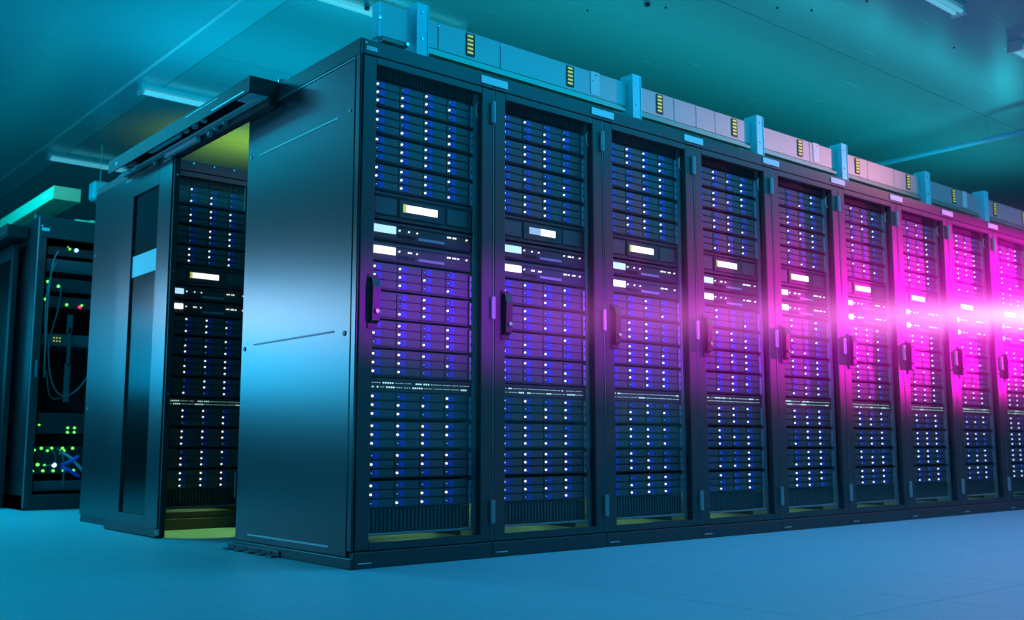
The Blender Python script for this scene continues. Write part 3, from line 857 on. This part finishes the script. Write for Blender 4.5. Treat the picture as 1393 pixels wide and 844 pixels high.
# short end box at the left of the trough
eb_ = thing('trough_end_box', 'short blue end box of the overhead trough above the near corner', 'cable trough', (0.27, TY, 2.2))
obj('box_shell', MB().box(0.0, 0.148, -0.005, 0.05, 0.175, 0.34, bev=0.003).mesh('box_shell', M['trough']), eb_)
obj('box_side_strip', MB().box(-0.022, -0.0005, -0.012, 0.04, 0.165, 0.335, bev=0.003).mesh('box_side_strip', M['post']), eb_)
obj('box_lip', MB().prism([(-0.03, 0.145), (0.01, 0.142), (0.012, 0.174), (-0.018, 0.168)], 0, 0.0, 0.135).mesh('box_lip', M['trough_lip']), eb_)
obj('box_bolt', MB().cyl((0.128, -0.03, 0.155), 0.009, 0.02, 'y', 8).mesh('box_bolt', M['screw']), eb_)
obj('box_bolt', MB().cyl((-0.012, -0.014, 0.255), 0.008, 0.01, 'y', 8).mesh('box_bolt', M['screw']), eb_)
for x in (0.0, 0.10):
    obj('box_leg', MB().box(x, x + 0.02, 0.015, 0.045, 0.0, 0.176).mesh('box_leg', M['post']), eb_)

# ------------------------------------------------------------------ ceiling fixtures


def tube_lamp(x0, x1, y, label):
    t = thing('tube_lamp', label, 'ceiling lamp', (x0, y, HC), 'ceiling tube lamps')
    L = x1 - x0
    obj('lamp_housing', MB().prism([(-0.045, -0.03), (0.045, -0.03), (0.045, -0.0005), (-0.045, -0.0005)], 0, 0, L).mesh('lamp_housing', M['lamp_body']), t)
    obj('tube', MB().cyl((L / 2, -0.022, -0.052), 0.014, L - 0.06, 'x', 10).mesh('tube', M['tube']), t)
    obj('tube', MB().cyl((L / 2, 0.022, -0.052), 0.014, L - 0.06, 'x', 10).mesh('tube', M['tube']), t)
    for x in (0.012, L - 0.012):
        obj('tube_holder', MB().box(x - 0.012, x + 0.012, -0.05, 0.05, -0.075, -0.03, bev=0.003).mesh('tube_holder', M['lamp_body']), t)
    obj('lamp_clip', MB().box(L * .55, L * .55 + 0.02, -0.03, 0.03, -0.072, -0.03).mesh('lamp_clip', M['lamp_body']), t)


tube_lamp(0.52, 1.82, 1.72, 'ceiling tube lamp at the top edge above the corner rack')
tube_lamp(0.50, 1.80, 4.10, 'ceiling tube lamp left of the black track housing')
tube_lamp(0.50, 1.80, 6.52, 'far ceiling tube lamp above the green cable tray')
tube_lamp(2.60, 3.96, -0.66, 'ceiling tube lamp cut by the top edge at upper right')
tube_lamp(4.80, 6.16, -0.62, 'ceiling tube lamp cut off by the right picture edge')

tag(obj('ceiling_conduit', MB().tube([(6.46, -3.0, 3.10), (6.46, 0.6, 3.10), (6.46, 4.0, 3.10)], 0.022, 10).mesh('ceiling_conduit', M['conduit'])),
    'slim blue conduit running under the ceiling at the right', 'pipe')
tag(obj('conduit_hanger', MB().cyl((6.46, 0.35, 3.185), 0.005, 0.13, 'z', 6).cyl((6.46, 0.35, 3.10), 0.028, 0.02, 'y', 10).mesh('conduit_hanger', M['conduit'])),
    'thin hanger rod holding the blue ceiling conduit', 'hanger')


def sprinkler(x, y, z, label):
    t = thing('sprinkler', label, 'sprinkler', (x, y, z))
    obj('stem', MB().cyl((0, 0, (HC - z) / 2 + 0.02), 0.012, HC - z - 0.042, 'z', 8).mesh('stem', M['conduit']), t)
    obj('head', MB().cyl((0, 0, 0.02), 0.022, 0.03, 'z', 10).cyl((0, 0, -0.005), 0.03, 0.02, 'z', 10, r2=0.018).mesh('head', M['screw']), t)
    obj('bulb', MB().cyl((0, 0, -0.022), 0.016, 0.016, 'z', 8).mesh('bulb', M['handle']), t)


sprinkler(0.90, 1.45, 3.10, 'small sprinkler head hanging above the corner rack near the top edge')
sprinkler(2.28, 0.46, 3.18, 'small sprinkler head on the ceiling at the top edge centre')

# ------------------------------------------------------------------ light effect added as glow: magenta beam crossing in front of the racks
P0, P1 = Vector((0.2, -0.60, 0.965)), Vector((7.3, -0.60, 1.555))
streak = thing('light_streak', 'added glowing magenta light beam streaking along the right-hand racks', 'light beam', P0)
streak.rotation_euler = (P1 - P0).to_track_quat('X', 'Z').to_euler()
BL = (P1 - P0).length
bmx = bpy.data.materials.new('magenta_glow')
bmx.use_nodes = True
nt = bmx.node_tree
for n in list(nt.nodes):
    if n.type != 'OUTPUT_MATERIAL':
        nt.nodes.remove(n)
outn = [n for n in nt.nodes if n.type == 'OUTPUT_MATERIAL'][0]
tc = nt.nodes.new('ShaderNodeTexCoord')
sep = nt.nodes.new('ShaderNodeSeparateXYZ')
nt.links.new(tc.outputs['Object'], sep.inputs[0])


def mth(op, a, b=None):
    n = nt.nodes.new('ShaderNodeMath')
    n.operation = op
    for k, v in enumerate((a, b)):
        if v is None:
            continue
        if isinstance(v, (int, float)):
            n.inputs[k].default_value = v
        else:
            nt.links.new(v, n.inputs[k])
    return n.outputs[0]


r2 = mth('ADD', mth('MULTIPLY', sep.outputs[1], sep.outputs[1]), mth('MULTIPLY', sep.outputs[2], sep.outputs[2]))
tt = mth('DIVIDE', sep.outputs[0], BL)


def streak_layer(sig_a, sig_b, t_a, t_b, power, strength, col):
    # gaussian across, widening along; brightness grows along the beam
    sg = mth('ADD', mth('MULTIPLY', tt, sig_b - sig_a), sig_a)
    g = mth('EXPONENT', mth('MULTIPLY', mth('DIVIDE', r2, mth('MULTIPLY', sg, sg)), -1.0))
    mr = nt.nodes.new('ShaderNodeMapRange')
    mr.inputs['From Min'].default_value = t_a
    mr.inputs['From Max'].default_value = t_b
    nt.links.new(tt, mr.inputs['Value'])
    s = mth('MULTIPLY', mth('MULTIPLY', g, mth('POWER', mr.outputs[0], power)), strength)
    e = nt.nodes.new('ShaderNodeEmission')
    e.inputs[0].default_value = (*col, 1)
    nt.links.new(s, e.inputs[1])
    return e.outputs[0]


la = streak_layer(0.085, 0.12, 0.02, 0.68, 0.65, 2.7, (1.0, 0.18, 0.80))
lb_ = streak_layer(0.22, 0.46, 0.03, 0.70, 1.0, 0.55, (1.0, 0.0, 0.72))
lc_ = streak_layer(0.05, 0.08, 0.30, 0.70, 1.0, 2.8, (1.0, 0.78, 1.0))
ad0 = nt.nodes.new('ShaderNodeAddShader')
nt.links.new(la, ad0.inputs[0])
nt.links.new(lc_, ad0.inputs[1])
la = ad0.outputs[0]
ad = nt.nodes.new('ShaderNodeAddShader')
nt.links.new(la, ad.inputs[0])
nt.links.new(lb_, ad.inputs[1])
nt.links.new(ad.outputs[0], outn.inputs['Volume'])
hb = MB()
hb.tube([(0.0, 0, 0), (BL * .5, 0, 0), (BL, 0, 0)], 0.78, 20)
obj('glow', hb.mesh('glow', bmx), streak)
